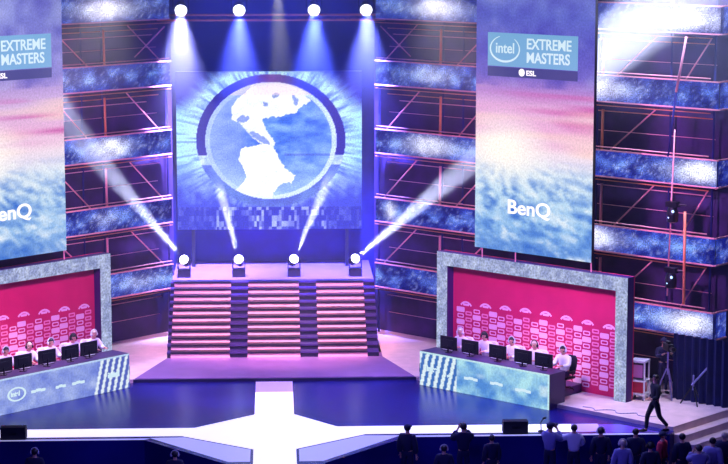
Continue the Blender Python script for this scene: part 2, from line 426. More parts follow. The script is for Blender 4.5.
def make_banner(sd, lab):
    Wb, z0, Hb = 4.6, 4.36, 8.5
    s0 = 9.06 if sd > 0 else 9.28 + Wb
    t = thing('banner_screen', lab, 'screen', wp(sd, s0, 72.48, z0), rot(sd), 'tall banner screens')
    picture('display', Wb, Hb, 92, 120, lambda u, v: banner(u, v * Hb, 0 if sd > 0 else 1), SB, t, 0.0)
    bm = NB(); bx(bm, 0, Wb, 0.004, 0.14, 0, Hb); obj('housing', bm, M['black'], t)
    bm = NB(); tube(bm, (0.25, 0.07, -0.32), (0.25, 0.07, 0.0), .02); tube(bm, (1.6, 0.07, -0.32), (1.6, 0.07, 0.0), .02); tube(bm, (Wb - .05, .07, -.3), (Wb - .05, .07, 0), .02)
    obj('safety_cable', bm, M['tube'], t)
    dl = 0 if sd > 0 else .16
    bm = NB(); bx(bm, .49 + dl, 3.98 + dl, -.03, -.004, 5.82, 6.86)
    p = obj('sign_plate', bm, M['plate'], t); p['label'] = 'pale teal title plate with white lettering'
    bm = NB(); bx(bm, .49 + dl, 3.98 + dl, -.03, -.004, 5.50, 5.80)
    p2 = obj('caption_strip', bm, M['strip'], t); p2['label'] = 'dark caption strip below the title plate'
    text('lettering', 'EXTREME', .46, M['textsoft'], p, (2.02 + dl, -.035, 6.40), .006, .008, .90)
    text('lettering', 'MASTERS', .46, M['textsoft'], p, (2.02 + dl, -.035, 5.98), .006, .008, .90)
    text('lettering', 'intel', .46, M['textsoft'], p, (.80, -.035, 6.24), .006, .005, .95)
    bm = NB(); n = 40                                   # open swoosh ring round the word
    for i in range(n):
        a0 = R(-250 + 300 * i / n); a1 = R(-250 + 300 * (i + 1) / n)
        wd = .02 + .045 * math.sin(math.pi * i / n); wd1 = .02 + .045 * math.sin(math.pi * (i + 1) / n)
        P = [((.60 - q) * math.cos(a) + 1.17, (.42 - q) * math.sin(a) + 6.36) for a, q in ((a0, 0), (a1, 0), (a1, wd1), (a0, wd))]
        vsq = [bm.verts.new((x, -.036, z)) for x, z in P]; bm.faces.new(vsq)
        vsq = [bm.verts.new((x, -.031, z)) for x, z in P]; bm.faces.new(vsq[::-1])
    obj('logo_ring', bm, M['textsoft'], p)
    text('lettering', 'ESL', .22, M['text'], p2, (2.02, -.035, 5.58), .006, .006, 1.2)
    bm = NB(); lathe(bm, [(.12, -.036), (.12, -.031)], 16, axis='y', c=(1.85, 0, 5.66)); obj('emblem', bm, M['text'], p2)
    text('lettering', 'BenQ', .62, M['text'], t, (1.30 if sd > 0 else 1.52, -.01, 1.22), .008, .012, 1.18)
    return t
make_banner(1, 'tall hanging sunset-over-water banner screen with full title plate, right of the globe')
make_banner(-1, 'tall hanging sunset banner screen cut by the left edge of the photo')

# ------------------------------------------------------------------ ribbon screens and scaffold
RIB = [11.70, 9.41, 7.02, 4.61, 2.28]
def ribbon_func(L, seed, flares):
    def f(u, v):
        x = u * L; n = fbm(x * 2.2, v * 2.5, seed); g = hsh(int(x * 14), int(v * 11), seed)
        c = mix((16, 20, 108), (44, 66, 196), n * 1.7 - .45)
        band = math.exp(-((v - .5) / .30) ** 2); c = mix(c, (130, 170, 246), band * max(0, n - .35) * 1.9)
        c = mix(c, (214, 220, 250), max(0, g - .72) * 1.6)
        for fx, st, wd in flares:
            d = math.hypot((x - fx) / wd, (v - .5) / .42); c = mix(c, (315, 300, 290), st * math.exp(-d * d) * (.55 + .9 * n))
            c = mix(c, (165, 185, 240), .45 * st * math.exp(-(((x - fx) / (wd * 2.2)) ** 2)) * band)
        return c
    return f
names = ['topmost', 'second', 'third', 'fourth', 'lowest']
HR = .80
def ribbon(sd, k, s0, s1, seed, flares, lab, extra=None):
    z = RIB[k] - HR / 2; L = s1 - s0
    t = thing('ribbon_screen', lab, 'screen', wp(sd, s0 if sd > 0 else s1, 76.6, z), rot(sd), 'ribbon screens on the backstage walls')
    picture('display', L, HR, int(L * 12), 11, ribbon_func(L, seed, flares), SR, t)
    bm = NB(); bx(bm, 0, L, .004, .3, 0, HR); obj('housing', bm, M['black'], t)
    bm = NB(); bx(bm, 0, L, -.05, .0, -.045, -.002); obj('trim_rail', bm, M['tube'], t)
    bm = NB(); bx(bm, 0, L, -.05, .0, HR + .002, HR + .045); obj('trim_rail', bm, M['tube'], t)
    return t
SA, SBn = 5.05, 19.1
fl_r = [[(2.8, 1.0, 1.0), (13.1, 1, 1.6), (5.2, .3, .5)], [(2.6, .35, 1), (9.6, .8, 1.2)], [(2.5, 1, 1.0), (13.4, 1, 1.0)], [(.7, .7, .25), (9.4, 1.0, .9)], [(13.2, 1, .9), (3.4, .3, .4)]]
fl_l = [[(11.2, 1.0, 1.3), (3, .5, 2)], [(9, .2, 2)], [(11.3, 1.0, .8)], [(11, .3, .6)], [(12.5, .3, 1)]]
for k in range(5):
    ribbon(1, k, SA, SBn, 100 + k, fl_r[k], '%s glittering blue ribbon screen on the right backstage wall' % names[k])
    ribbon(-1, k, SA, SBn, 200 + k, fl_l[k], '%s glittering blue ribbon screen on the left backstage wall' % names[k])
    p = wp(1, SBn, 76.6, RIB[k] - HR / 2)
    t = thing('ribbon_screen', '%s short ribbon screen turning the corner at the far right edge' % names[k], 'screen', p, R(45), 'ribbon screens on the backstage walls')
    picture('display', 3, HR, 36, 11, ribbon_func(3, 300 + k, []), SR, t)
    bm = NB(); bx(bm, 0.02, 3, .004, .2, 0, HR); obj('housing', bm, M['black'], t)
    bm = NB(); bx(bm, 0, 3, -.05, .0, -.045, -.002); obj('trim_rail', bm, M['tube'], t)
    bm = NB(); bx(bm, 0, 3, -.05, .0, HR + .002, HR + .045); obj('trim_rail', bm, M['tube'], t)

def scaffold(sd, lab):
    t = thing('scaffold', lab, 'scaffold', wp(sd, 0, 77.05), rot(sd), 'backstage scaffolds')
    X = (lambda s: s) if sd > 0 else (lambda s: -s)
    def part(nm, segs, r, m):
        bm = NB()
        for a, b in segs: tube(bm, (X(a[0]), a[1], a[2]), (X(b[0]), b[1], b[2]), r, n=6)
        return obj(nm, bm, m, t, smooth=True)
    rnd = random.Random(5 if sd > 0 else 9)
    for k in range(5):
        zb = RIB[k] - HR / 2
        for dz, y, a, b, m in ((-.17, -.1, SA + .1, 19.0, 'tubeo'), (-.36, 0.1, SA + .5, 19.0, 'tube' if k > 1 else 'tubeo'), (-.55, -.05, SA + .9 + k * .3, 10 + rnd.random() * 3, 'tube')):
            if k >= 2 and dz < -.5: continue
            if k >= 3 and dz < -.3: b = 11 + rnd.random() * 5
            part('rail', [((a, y, zb + dz), (b, y, zb + dz))], .019, M[m])
        if k < 4: part('rail', [((SA + .2, -.15, RIB[k + 1] + HR / 2 + .10), (19.0, -.15, RIB[k + 1] + HR / 2 + .10))], .022, M['tube'])
        part('rail', [((SA + .5, .2, zb - 1.0), (19.0, .2, zb - 1.0))], .012, M['tube'])
    for s in (5.15, 8.1, 9.0, 14.6, 17.4, 19.0):
        part('post', [((s, .1, ZP), (s, .1, 13.6))], .035, M['wallb'])
    for k in range(4):
        zt, zb = RIB[k] - HR / 2, RIB[k + 1] + HR / 2
        for s in (8.1, 14.9):
            part('upright', [((s, -.05, zb), (s + .02, -.05, zt - .3))], .045, M['tubeo' if k < 2 else 'tube'])
        for s, d in ((5.5, 1.5), (15.4, 1.5), (18.0, .9), (8.8, 1.5)) if k != 1 else ((5.6, 1.5), (15.2, 1.7), (8.9, 1.4)):
            part('brace', [((s, 0, zb), (s + d, 0, zt - .2))], .025, M['tube'])
    part('brace', [((5.3, 0, RIB[0] - .7), (6.7, 0, RIB[1] + .6))], .025, M['tube'])
    return t
scaffold(1, 'pink lit tube scaffold behind the ribbon screens on the right')
scaffold(-1, 'pink lit tube scaffold behind the ribbon screens on the left')

# leaning pole and the clear upright with clamp lights on the right wall
t = thing('light_pole', 'pink lit upright pole with two dark clamp lamps, right wall above the curtain', 'pole', wp(1, 17.85, 75.9, 2.95), rot(1))
bm = NB(); tube(bm, (0, 0, 0), (-.03, 0, 2.9), .045); obj('pole', bm, M['tubeo'], t, smooth=True)
bm = NB(); tube(bm, (-.62, 0, .2), (-.47, 0, 5.4), .025); obj('leaning_tube', bm, M['tube'], t, smooth=True)
for z in (0.55, 2.6):
    bm = NB(); lathe(bm, [(.06, -.28), (.17, -.24), (.19, .0), (.14, .2), (.05, .25)], 14, c=(-.42, -.1, z + .2)); bx(bm, -.62, -.22, -.2, .0, z + .42, z + .58)
    tube(bm, (-.42, -.1, z + .5), (0, 0, z + .5), .03)
    h = obj('clamp_lamp', bm, M['black'], t, smooth=False)
    bm = NB(); ell(bm, (-.30, -.26, z + .3), .045, .03, .045); obj('lens', bm, M['lens_cyan'], h)
    bm = NB(); ell(bm, (-.45, -.26, z + .1), .03, .03, .03); obj('lens', bm, M['lens_cyan'], h)
t = thing('leaning_tube', 'pale segmented tube leaning on the right wall near the top', 'pole', wp(1, 17.4, 75.9, 9.5), rot(1))
bm = NB(); tube(bm, (0, 0, 0), (.32, 0, 1.7), .04); obj('tube', bm, M['tube'], t, smooth=True)
bm = NB(); tube(bm, (-.25, 0, -2.0), (0, 0, 0), .03); obj('lower_tube', bm, M['wallb'], t, smooth=True)

# ------------------------------------------------------------------ booths
def frame_col(u, v, seed=0):
    n = fbm(u * 40, v * 30, 400 + seed); return mix((128, 138, 188), (196, 206, 236), n * 1.6 - .3)
def frame_bar(name, parent, x0, x1, z0, z1, dep, seed):
    nx = max(2, int((x1 - x0) * 10)); nz = max(2, int((z1 - z0) * 10))
    o = picture(name, x1 - x0, z1 - z0, nx, nz, lambda u, v: frame_col(u * (x1 - x0) / 6, v * (z1 - z0) / 6, seed), SF, parent, 0, 0, x0, z0)
    bm = NB(); bx(bm, x0, x1, .003, dep, z0, z1); obj('return_panel', bm, M['inner'], o)
    return o
def rrect(bm, cx, cz, w, h, y, mi, hole=0.0, r=.035):
    def ring(w, h):
        pts = []
        rr = min(r, h * .45)
        for (sx, sz, a0) in ((1, 1, 0), (-1, 1, 90), (-1, -1, 180), (1, -1, 270)):
            for a in (0, 45, 90):
                t = R(a0 + a); pts.append((cx + sx * (w / 2 - rr) + rr * math.cos(t), cz + sz * (h / 2 - rr) + rr * math.sin(t)))
        return pts
    o = ring(w, h)
    if not hole:
        f = bm.faces.new([bm.verts.new((x, y, z)) for x, z in o]); f.material_index = mi; return
    i = ring(w - 2 * hole, h - 2 * hole)
    A = [bm.verts.new((x, y, z)) for x, z in o]; B = [bm.verts.new((x, y, z)) for x, z in i]; n = len(A)
    for k in range(n):
        f = bm.faces.new((A[k], A[(k + 1) % n], B[(k + 1) % n], B[k])); f.material_index = mi
def make_booth(sd, lab):
    Wd = 7.6; s0 = 7.52
    t = thing('player_booth', lab, 'booth', wp(sd, s0 if sd > 0 else s0 + Wd, 72.91, ZP), rot(sd), 'player booths')
    Hb = 3.86; b = .44; dep = .32
    frame_bar('frame_top', t, 0, Wd, Hb - b, Hb, dep, 1)
    frame_bar('frame_post', t, 0, b, 0, Hb - b, dep, 2)
    frame_bar('frame_post', t, Wd - b, Wd, 0, Hb - b, dep, 3)
    bm = NB(); bx(bm, 0.02, Wd - .02, dep, dep + .08, 0, Hb, 0)
    rnd = random.Random(3 if sd > 0 else 4)
    y = dep - .006
    # upper row of wide arched marks
    N = 8
    for i in range(N):
        cx = b + .55 + i * (Wd - 2 * b - 1.0) / (N - 1); cz = 2.28 - (abs(i - 3.5) * .03)
        for q in range(6):
            a0 = R(150 - 120 * q / 6); a1 = R(150 - 120 * (q + 1) / 6)
            P = [(cx + rr * 1.1 * math.cos(a), cz - .16 + rr * math.sin(a)) for a, rr in ((a0, .26), (a1, .26), (a1, .20), (a0, .20))]
            f = bm.faces.new([bm.verts.new((px, y, pz)) for px, pz in P]); f.material_index = 1
        rrect(bm, cx, cz - .02, .26, .07, y, 1)
    cols = 19
    for i in range(cols):
        for j in range(9):
            cx = b + .32 + i * (Wd - 2 * b - .6) / (cols - 1); cz = 1.98 - j * .205 - (0.10 if i % 2 else 0)
            k = (i + 2 * j + (i // 5)) % 4
            if k == 0: rrect(bm, cx, cz, .34, .17, y, 1)
            elif k == 2: rrect(bm, cx, cz, .27, .14, y, 1, .035)
            else: rrect(bm, cx, cz, .27, .14, y, 2, .045)
    rb = NB(); x0, x1 = (.1, 5.75) if sd > 0 else (Wd - 5.0, Wd - .1)
    bx(rb, x0, x1, -.98, .25, 0, .27); rs = obj('riser', rb, M['wood'], t); rs['label'] = 'low dark riser under the players'
    o = obj('backdrop', bm, [M['red'], M['logo'], M['logo2']], t, recalc=False); o['label'] = 'crimson backdrop printed with rows of small pale logos'
    return t
make_booth(1, 'glitter-framed red player booth right of the steps')
make_booth(-1, 'glitter-framed red player booth left of the steps')

# desks
def desk_r(u, v):
    x = u * 5.2
    n = fbm(x * 2.4, v * 3, 500)
    c = mix((84, 140, 216), (176, 226, 240), n * 1.7 - .3 + .25 * (v - .4))
    c = mix(c, (236, 248, 250), max(0, vnoise(x * 2.0, v * 5, 505) - .55) * 2 * math.exp(-((v - .45) / .3) ** 2))
    if x < 1.55:
        sl = (x - .28 * v) * 3.6
        c = (222, 240, 248) if (sl % 1) < .5 else (66, 112, 190)
    if v > .94 or u > .988: c = (196, 232, 240)
    return c
def desk_l(u, v):
    x = u * 5.2; n = fbm(x * 2.2, v * 3, 520)
    c = mix((104, 122, 214), (170, 186, 238), n * 1.5 - .2)
    if x > 3.75:
        sl = (x - 3.75 - .30 * v) * 4.0
        if x - 3.75 > .3 * v: c = (226, 238, 250) if (sl % 1) < .45 else (84, 100, 190)
    if v > .95: c = (190, 214, 244)
    return c
def make_desk(sd, lab):
    Ld = 5.2; s0 = 6.53
    t = thing('player_desk', lab, 'desk', wp(sd, s0 if sd > 0 else s0 + Ld, 70.12, 0), rot(sd), 'player desks')
    o = picture('front_panel', Ld, 1.10, 120, 30, desk_r if sd > 0 else desk_l, SB, t, 0)
    bm = NB(); bx(bm, 0, Ld, .003, .05, 0, 1.10); obj('panel_back', bm, M['wood'], o)
    bm = NB(); bx(bm, 0, Ld, .05, .80, 1.03, 1.10); obj('desktop', bm, M['wood'], t)
    for x in (0.0, Ld - .05):
        bm = NB(); bx(bm, x, x + .05, .05, .40, 0, 1.03); bx(bm, x, x + .05, .40, .78, ZP, 1.03); obj('side_panel', bm, M['wood'], t)
    if sd > 0:
        text('lettering', 'intel', .26, M['textsoft'], o, (.30, -.012, .50), .004, .012, 1.1)
        marks = [(1.15, .45, .16), (1.85, .5, .55), (2.9, .5, .5), (3.9, .45, .6)]
    else:
        # outlined oval mark with the word in it
        bm = NB(); n = 28
        for i in range(n):
            a0 = R(360 * i / n); a1 = R(360 * (i + 1) / n)
            P = [(q * .36 * math.cos(a) + .70, q * .22 * math.sin(a) + .55) for a, q in ((a0, 1), (a1, 1), (a1, .78), (a0, .78))]
            bm.faces.new([bm.verts.new((x, -.012, z)) for x, z in P])
        obj('logo_ring', bm, M['textsoft'], o)
        text('lettering', 'intel', .20, M['textsoft'], o, (.47, -.012, .50), .004, .01, 1.0)
        text('lettering', 'intel', .22, M['textsoft'], o, (4.3, -.012, .46), .004, .02, 1.2)
        marks = [(1.25, .52, .55), (2.2, .50, .4), (2.85, .50, .5)]
    for x, z, L in marks:
        bm = NB()
        for q in range(3):
            rrect(bm, x + L * (q + .5) / 3, z + .02 * (q % 2), L / 2.9, .09, -.010, 0, 0, .02)
        obj('logo_mark', bm, M['textsoft'], o, recalc=False)
    return t
make_desk(1, 'player desk with teal-lit front and white slanted stripes, right booth')
make_desk(-1, 'player desk with lavender-lit front and white stripes at its right end, left booth')

def make_monitor(lab, loc, rz):
    t = thing('monitor', lab, 'monitor', loc, rz, 'monitors on the player desks')
    bm = NB(); bx(bm, -.34, .34, -.02, .02, .10, .52); bx(bm, -.2, .2, -.045, -.02, .2, .42); obj('housing', bm, M['black'], t, bevel=.01)
    bm = NB(); bx(bm, -.315, .315, .021, .025, .125, .495); obj('display', bm, M['scr_on'], t)
    bm = NB(); tube(bm, (0, -.03, .02), (0, -.03, .25), .025); obj('neck', bm, M['black'], t)
    bm = NB(); prism(bm, [(.13 * math.cos(R(a)), .10 * math.sin(R(a))) for a in range(0, 360, 24)], 0, .02); obj('base', bm, M['black'], t)
    return t
def make_keyboard(lab, loc, rz):
    t = thing('keyboard', lab, 'keyboard', loc, rz, 'keyboards on the player desks')
    bm = NB(); bx(bm, -.21, .21, -.065, .065, 0, .02); obj('case', bm, M['black'], t)
    bm = NB()
    for i in range(12):
        for j in range(4): bx(bm, -.20 + i * .034, -.172 + i * .034, -.055 + j * .029, -.031 + j * .029, .02, .028)
    obj('keys', bm, M['white'], t)
    return t

# ------------------------------------------------------------------ people
BASE = dict(pel=(0, 0, .94), sp=(0, 0, 1.14), ch=(0, 0, 1.33), nk=(0, 0, 1.50), nk2=(0, -.01, 1.55), hd=(0, -.02, 1.63), ht=(0, -.01, 1.71),
            sl=(-.19, 0, 1.42), el=(-.25, .02, 1.13), wl=(-.25, -.06, .89), hl=(-.25, -.09, .80),
            sr=(.19, 0, 1.42), er=(.25, .02, 1.13), wr=(.25, -.06, .89), hr=(.25, -.09, .80),
            jl=(-.10, 0, .90), kl=(-.11, -.02, .50), al=(-.11, .02, .09), tl=(-.12, -.15, .04),
            jr=(.10, 0, .90), kr=(.11, -.02, .50), ar=(.11, .02, .09), tr=(.12, -.15, .04))
RAD = dict(pel=(.15, .11), sp=(.13, .10), ch=(.16, .11), nk=(.06, .06), nk2=(.055, .055), hd=(.082, .095), ht=(.06, .07),
           sl=(.062, .062), el=(.045, .045), wl=(.030, .026), hl=(.036, .022), jl=(.088, .088), kl=(.058, .058), al=(.042, .042), tl=(.042, .028))
RAD['ws'] = (.14, .11)
for k in ('sl', 'el', 'wl', 'hl', 'jl', 'kl', 'al', 'tl'): RAD[k[0] + 'r'] = RAD[k]
EDG = [('pel', 'sp'), ('sp', 'ch'), ('ch', 'nk'), ('nk', 'nk2'), ('nk2', 'hd'), ('hd', 'ht'), ('ch', 'sl'), ('sl', 'el'), ('el', 'wl'), ('wl', 'hl'),
       ('ch', 'sr'), ('sr', 'er'), ('er', 'wr'), ('wr', 'hr'), ('pel', 'jl'), ('jl', 'kl'), ('kl', 'al'), ('al', 'tl'), ('pel', 'jr'), ('jr', 'kr'), ('kr', 'ar'), ('ar', 'tr')]
def skin(name, J, edges, grow, m, parent, root, extra=None, sub=1, end=None):
    keys = []
    for a, b in edges:
        for k in (a, b):
            if k not in keys: keys.append(k)
    verts = [J[k] for k in keys]; ed = [(keys.index(a), keys.index(b)) for a, b in edges]
    rad = [(RAD[k][0] + grow, RAD[k][1] + grow) for k in keys]; roots = [keys.index(root)]
    for chain in (extra or []):
        b = len(verts); roots.append(b)
        for i, (p, r) in enumerate(chain):
            verts.append(p); rad.append((r, r))
            if i: ed.append((b + i - 1, b + i))
    me = bpy.data.meshes.new(name); me.from_pydata(verts, ed, [])
    o = bpy.data.objects.new(name, me); C.objects.link(o); o.parent = parent
    me.materials.append(m)
    md = o.modifiers.new('skin', 'SKIN'); md.use_smooth_shade = True; md.branch_smoothing = .3
    if not me.skin_vertices:
        me.attributes  # layer is created by the modifier's data block below
    sv = me.skin_vertices[0].data if me.skin_vertices else None
    if sv is None:
        bmx = bmesh.new(); bmx.from_mesh(me); bmx.verts.layers.skin.verify(); bmx.to_mesh(me); bmx.free(); sv = me.skin_vertices[0].data
    for i, r in enumerate(rad):
        sv[i].radius = r; sv[i].use_root = i in roots
    s = o.modifiers.new('sub', 'SUBSURF'); s.levels = sub; s.render_levels = sub
    return o
def fingers(J, side):
    w = Vector(J['w' + side]); h = Vector(J['h' + side]); d = (h - w).normalized()
    up = Vector((0, 0, 1)) if abs(d.z) < .7 else Vector((0, -1, 0))
    sx = d.cross(up).normalized(); pn = sx.cross(d).normalized(); out = []
    for k, L in enumerate((.070, .078, .072, .056)):
        o = h + sx * (-.027 + .018 * k)
        out.append([(tuple(o), .0095), (tuple(o + d * L * .55 - pn * .006), .009), (tuple(o + d * L - pn * .022), .007)])
    sg = -1 if side == 'l' else 1
    o = w + d * .03 - sx * .02 * sg
    out.append([(tuple(o), .012), (tuple(o - sx * .03 * sg + d * .03), .010), (tuple(o - sx * .04 * sg + d * .06 - pn * .01), .008)])
    return out
def person(lab, loc, rz, pose=None, shirt='navy', trousers='navy', hair='hair', cap=None, headset=None, sc=1.0, group=None, skinm='skin', shoe='black', bulk=.032):
    J = dict(BASE)
    if pose: J.update(pose)
    t = thing('person', lab, 'person', loc, rz, group); t.scale = (sc, sc, sc)
    hd = Vector(J['hd'])
    face = [[(tuple(hd + Vector((0, -.085, .0))), .014), (tuple(hd + Vector((0, -.112, -.018))), .011)]]
    for s in (-1, 1): face.append([(tuple(hd + Vector((s * .078, .0, -.01))), .016), (tuple(hd + Vector((s * .092, .012, .012))), .012)])
    body = skin('body', J, EDG, 0.0, M[skinm], t, 'pel', face + fingers(J, 'l') + fingers(J, 'r'), 1)
    bm = NB()
    for s in (-1, 1): ell(bm, hd + Vector((s * .032, -.083, .012)), .011, .008, .008, 8, 6)
    obj('eyes', bm, M['hair'], body)
    bm = NB(); ell(bm, hd + Vector((0, -.088, -.045)), .024, .007, .007, 8, 6); obj('mouth', bm, M['redcloth'], body)
    up = [('pel', 'sp'), ('sp', 'ch'), ('ch', 'nk'), ('ch', 'sl'), ('sl', 'el'), ('ch', 'sr'), ('sr', 'er')]
    J2 = dict(J)
    for s in 'lr':
        J2['w' + s] = tuple(Vector(J['e' + s]).lerp(Vector(J['w' + s]), .85))
    J2['nk'] = tuple(Vector(J['ch']).lerp(Vector(J['nk']), .92))
    skin('shirt', J2, up + [('el', 'wl'), ('er', 'wr')], bulk, M[shirt], t, 'pel')
    J3 = dict(J)
    J3['ws'] = tuple(Vector(J['pel']).lerp(Vector(J['sp']), .6))
    skin('trousers', J3,
         [('ws', 'pel'), ('pel', 'jl'), ('jl', 'kl'), ('kl', 'al'), ('pel', 'jr'), ('jr', 'kr'), ('kr', 'ar')], .016, M[trousers], t, 'pel')
    for s in 'lr':
        bm = NB(); a = Vector(J['a' + s]); q = Vector(J['t' + s]); d = (q - a); d.z = 0
        if d.length < .02: d = Vector((0, -.1, 0))
        d.normalize(); zz = min(a.z, q.z) + .01
        c = (a + q) / 2; ang = math.atan2(d.y, d.x)
        ell(bm, (0, 0, 0), .15, .052, .05); bmesh.ops.transform(bm, matrix=Matrix.Translation((c.x + d.x * .01, c.y + d.y * .01, zz)) @ Matrix.Rotation(ang, 4, 'Z'), verts=bm.verts)
        obj('shoe', bm, M[shoe], t, smooth=True)
    bm = NB(); ell(bm, hd + Vector((0, .022, .038)), .098, .108, .098, 16, 12)
    geom = [v for v in bm.verts if (v.co.y < hd.y - .045 and v.co.z < hd.z + .055) or v.co.z < hd.z - .085]
    bmesh.ops.delete(bm, geom=geom, context='VERTS')
    ho = obj('hair', bm, M[hair], t, smooth=True)
    sol = ho.modifiers.new('solid', 'SOLIDIFY'); sol.thickness = .012
    if cap:
        bm = NB(); ell(bm, hd + Vector((0, .012, .06)), .108, .118, .082, 16, 10)
        bmesh.ops.delete(bm, geom=[v for v in bm.verts if v.co.z < hd.z + .03], context='VERTS')
        prism(bm, [(hd.x + .085 * math.cos(R(a)), hd.y - .07 + .13 * math.sin(R(a))) for a in range(180, 361, 20)], hd.z + .045, hd.z + .06)
        obj('cap', bm, M[cap], t, smooth=True)
    if headset:
        bm = NB(); n = 12
        for i in range(n):
            a0, a1 = R(180 * i / n), R(180 * (i + 1) / n)
            tube(bm, hd + Vector((.118 * math.cos(a0), .01, .02 + .135 * math.sin(a0))), hd + Vector((.118 * math.cos(a1), .01, .02 + .135 * math.sin(a1))), .014, n=6)
        for s in (-1, 1): ell(bm, hd + Vector((s * .11, .01, .0)), .028, .045, .05)
        obj('headset', bm, M[headset], t, smooth=True)
    return t
def Lk(**k): return k
SIT = Lk(pel=(0, 0, .50), sp=(0, -.03, .70), ch=(0, -.06, .90), nk=(0, -.09, 1.07), nk2=(0, -.10, 1.11), hd=(0, -.13, 1.19), ht=(0, -.12, 1.27),
         sl=(-.19, -.06, .98), el=(-.26, -.18, .76), wl=(-.17, -.40, .80), hl=(-.15, -.48, .80),
         sr=(.19, -.06, .98), er=(.26, -.18, .76), wr=(.17, -.40, .80), hr=(.15, -.48, .80),
         jl=(-.10, -.05, .48), kl=(-.13, -.42, .48), al=(-.13, -.40, .10), tl=(-.13, -.54, .05),
         jr=(.10, -.05, .48), kr=(.13, -.42, .48), ar=(.13, -.40, .10), tr=(.13, -.54, .05))

def make_chair(lab, loc, rz, cm='whitecloth'):
    t = thing('gaming_chair', lab, 'chair', loc, rz, 'chairs behind the player desks')
    bm = NB(); bx(bm, -.25, .25, -.26, .22, .36, .44); obj('seat', bm, M['black'], t, bevel=.03)
    bm = NB()
    prof = [(-.18, .46), (-.21, .72), (-.22, .92), (-.13, 1.04), (.13, 1.04), (.22, .92), (.21, .72), (.18, .46)]
    A = [bm.verts.new((x, .20 + (z - .46) * .15, z)) for x, z in prof]; B = [bm.verts.new((x, .29 + (z - .46) * .15, z)) for x, z in prof]
    bm.faces.new(A); bm.faces.new(B[::-1])
    for i in range(8): bm.faces.new((A[i], B[i], B[(i + 1) % 8], A[(i + 1) % 8]))
    obj('backrest', bm, M[cm], t, bevel=.02)
    for s in (-1, 1):
        bm = NB(); tube(bm, (s * .28, 0, .40), (s * .28, 0, .60), .018); bx(bm, s * .28 - .03, s * .28 + .03, -.18, .12, .60, .63); obj('armrest', bm, M['black'], t)
    bm = NB(); tube(bm, (0, 0, .08), (0, 0, .37), .03); obj('column', bm, M['black'], t)
    bm = NB()
    for a in range(5):
        q = R(72 * a + 18); tube(bm, (0, 0, .09), (.28 * math.cos(q), .28 * math.sin(q), .06), .022); ell(bm, (.28 * math.cos(q), .28 * math.sin(q), .03), .03, .03, .03, 8, 6)
    obj('star_base', bm, M['black'], t)
    return t
words = ['first', 'second', 'third', 'fourth', 'fifth']
shirts = ['whitecloth', 'whitecloth', 'whitecloth', 'whitecloth', 'whitecloth']
def seat_row(sd, slist, mlist, side_name, frm):
    for i, (s, ms) in enumerate(zip(slist, mlist)):
        f = rot(sd)
        p = wp(sd, ms, 70.12 + S2 * .42, 1.10); make_monitor('black monitor on the %s desk, %s from the %s end' % (side_name, words[i], frm), p, f)
        p = wp(sd, ms, 70.12 + S2 * .66, 1.10); make_keyboard('keyboard on the %s desk behind the %s monitor from the %s end' % (side_name, words[i], frm), p, f + math.pi)
        last = side_name == 'right' and i == 4
        p = wp(sd, s, 70.12 + S2 * 1.16, ZP + .275)
        make_chair('%s chair under the %s player from the %s end of the %s booth' % ('dark' if last else 'white-backed', words[i], frm, side_name), p, f, 'blackc' if last else 'whitecloth')
        pose = dict(SIT)
        lab = 'seated player in white with headset, %s from the %s end of the %s booth' % (words[i], frm, side_name)
        person(lab, p, f, pose, 'whitecloth', 'navy', ['hairb', 'hair', 'hair', 'hairb', 'hair'][i], None, 'white' if i % 2 == 0 else 'black', 1.06, 'seated players')
seat_row(1, [8.5, 9.5, 10.6, 11.5, 12.6], [7.8, 8.68, 9.8, 10.8, 11.6], 'right', 'left')
seat_row(-1, [8.25, 9.1, 10.0, 10.85, 11.75], [8.25, 9.0, 9.92, 10.85, 11.6], 'left', 'right')

# walking man in black
WALK = Lk(jl=(-.09, 0, .90), kl=(-.09, -.20, .52), al=(-.09, -.24, .10), tl=(-.09, -.40, .06), jr=(.09, 0, .90), kr=(.09, .10, .50), ar=(.09, .38, .18), tr=(.09, .26, .05),
          el=(-.25, .10, 1.14), wl=(-.2, -.10, 1.0), hl=(-.16, -.19, 1.0), er=(.25, -.04, 1.13), wr=(.18, -.24, 1.05), hr=(.12, -.30, 1.05))
person('person in black striding along the stage edge at the right', (11.0, 58.98, 0.0), R(-72), WALK, 'blackc', 'blackc', 'hair', None, None, .98)
# operator beside the camera on stage
OPER = Lk(el=(-.26, -.12, 1.2), wl=(-.12, -.33, 1.32), hl=(-.1, -.40, 1.36), er=(.26, -.12, 1.2), wr=(.12, -.33, 1.32), hr=(.1, -.40, 1.36))
person('camera operator in dark clothes behind the tripod camera on the right wing', (12.05, 63.4, ZP), R(10), OPER, 'navy', 'navy', 'hair', 'navy', None, 1.0)

def tripod(name, lab, loc, rz, h, cat, head):
    t = thing(name, lab, cat, loc, rz)
    for k in range(3):
        a = R(120 * k + 30); bm = NB(); tube(bm, (.04 * math.cos(a), .04 * math.sin(a), h * .62), (.38 * math.cos(a), .38 * math.sin(a), 0.01), .022); obj('leg', bm, M['greycloth' if head == 'cam' else 'black'], t)
    bm = NB(); tube(bm, (0, 0, h * .5), (0, 0, h), .03); obj('column', bm, M['greycloth'], t)
    if head == 'cam':
        bm = NB(); bx(bm, -.09, .09, -.24, .24, h, h + .22); bx(bm, -.05, .05, -.12, .12, h + .22, h + .30); b = obj('camera_body', bm, M['black'], t, bevel=.02)
        bm = NB(); lathe(bm, [(.06, -.46), (.075, -.44), (.07, -.24)], 14, axis='y', c=(0, 0, h + .11)); obj('lens', bm, M['black'], b)
    else:
        bm = NB(); tube(bm, (-.05, 0, h - .3), (.55, -.05, h + .35), .035); obj('boom_arm', bm, M['greycloth'], t)
        bm = NB(); ell(bm, (.6, -.05, h + .4), .11, .06, .06); obj('boom_head', bm, M['black'], t)
    return t
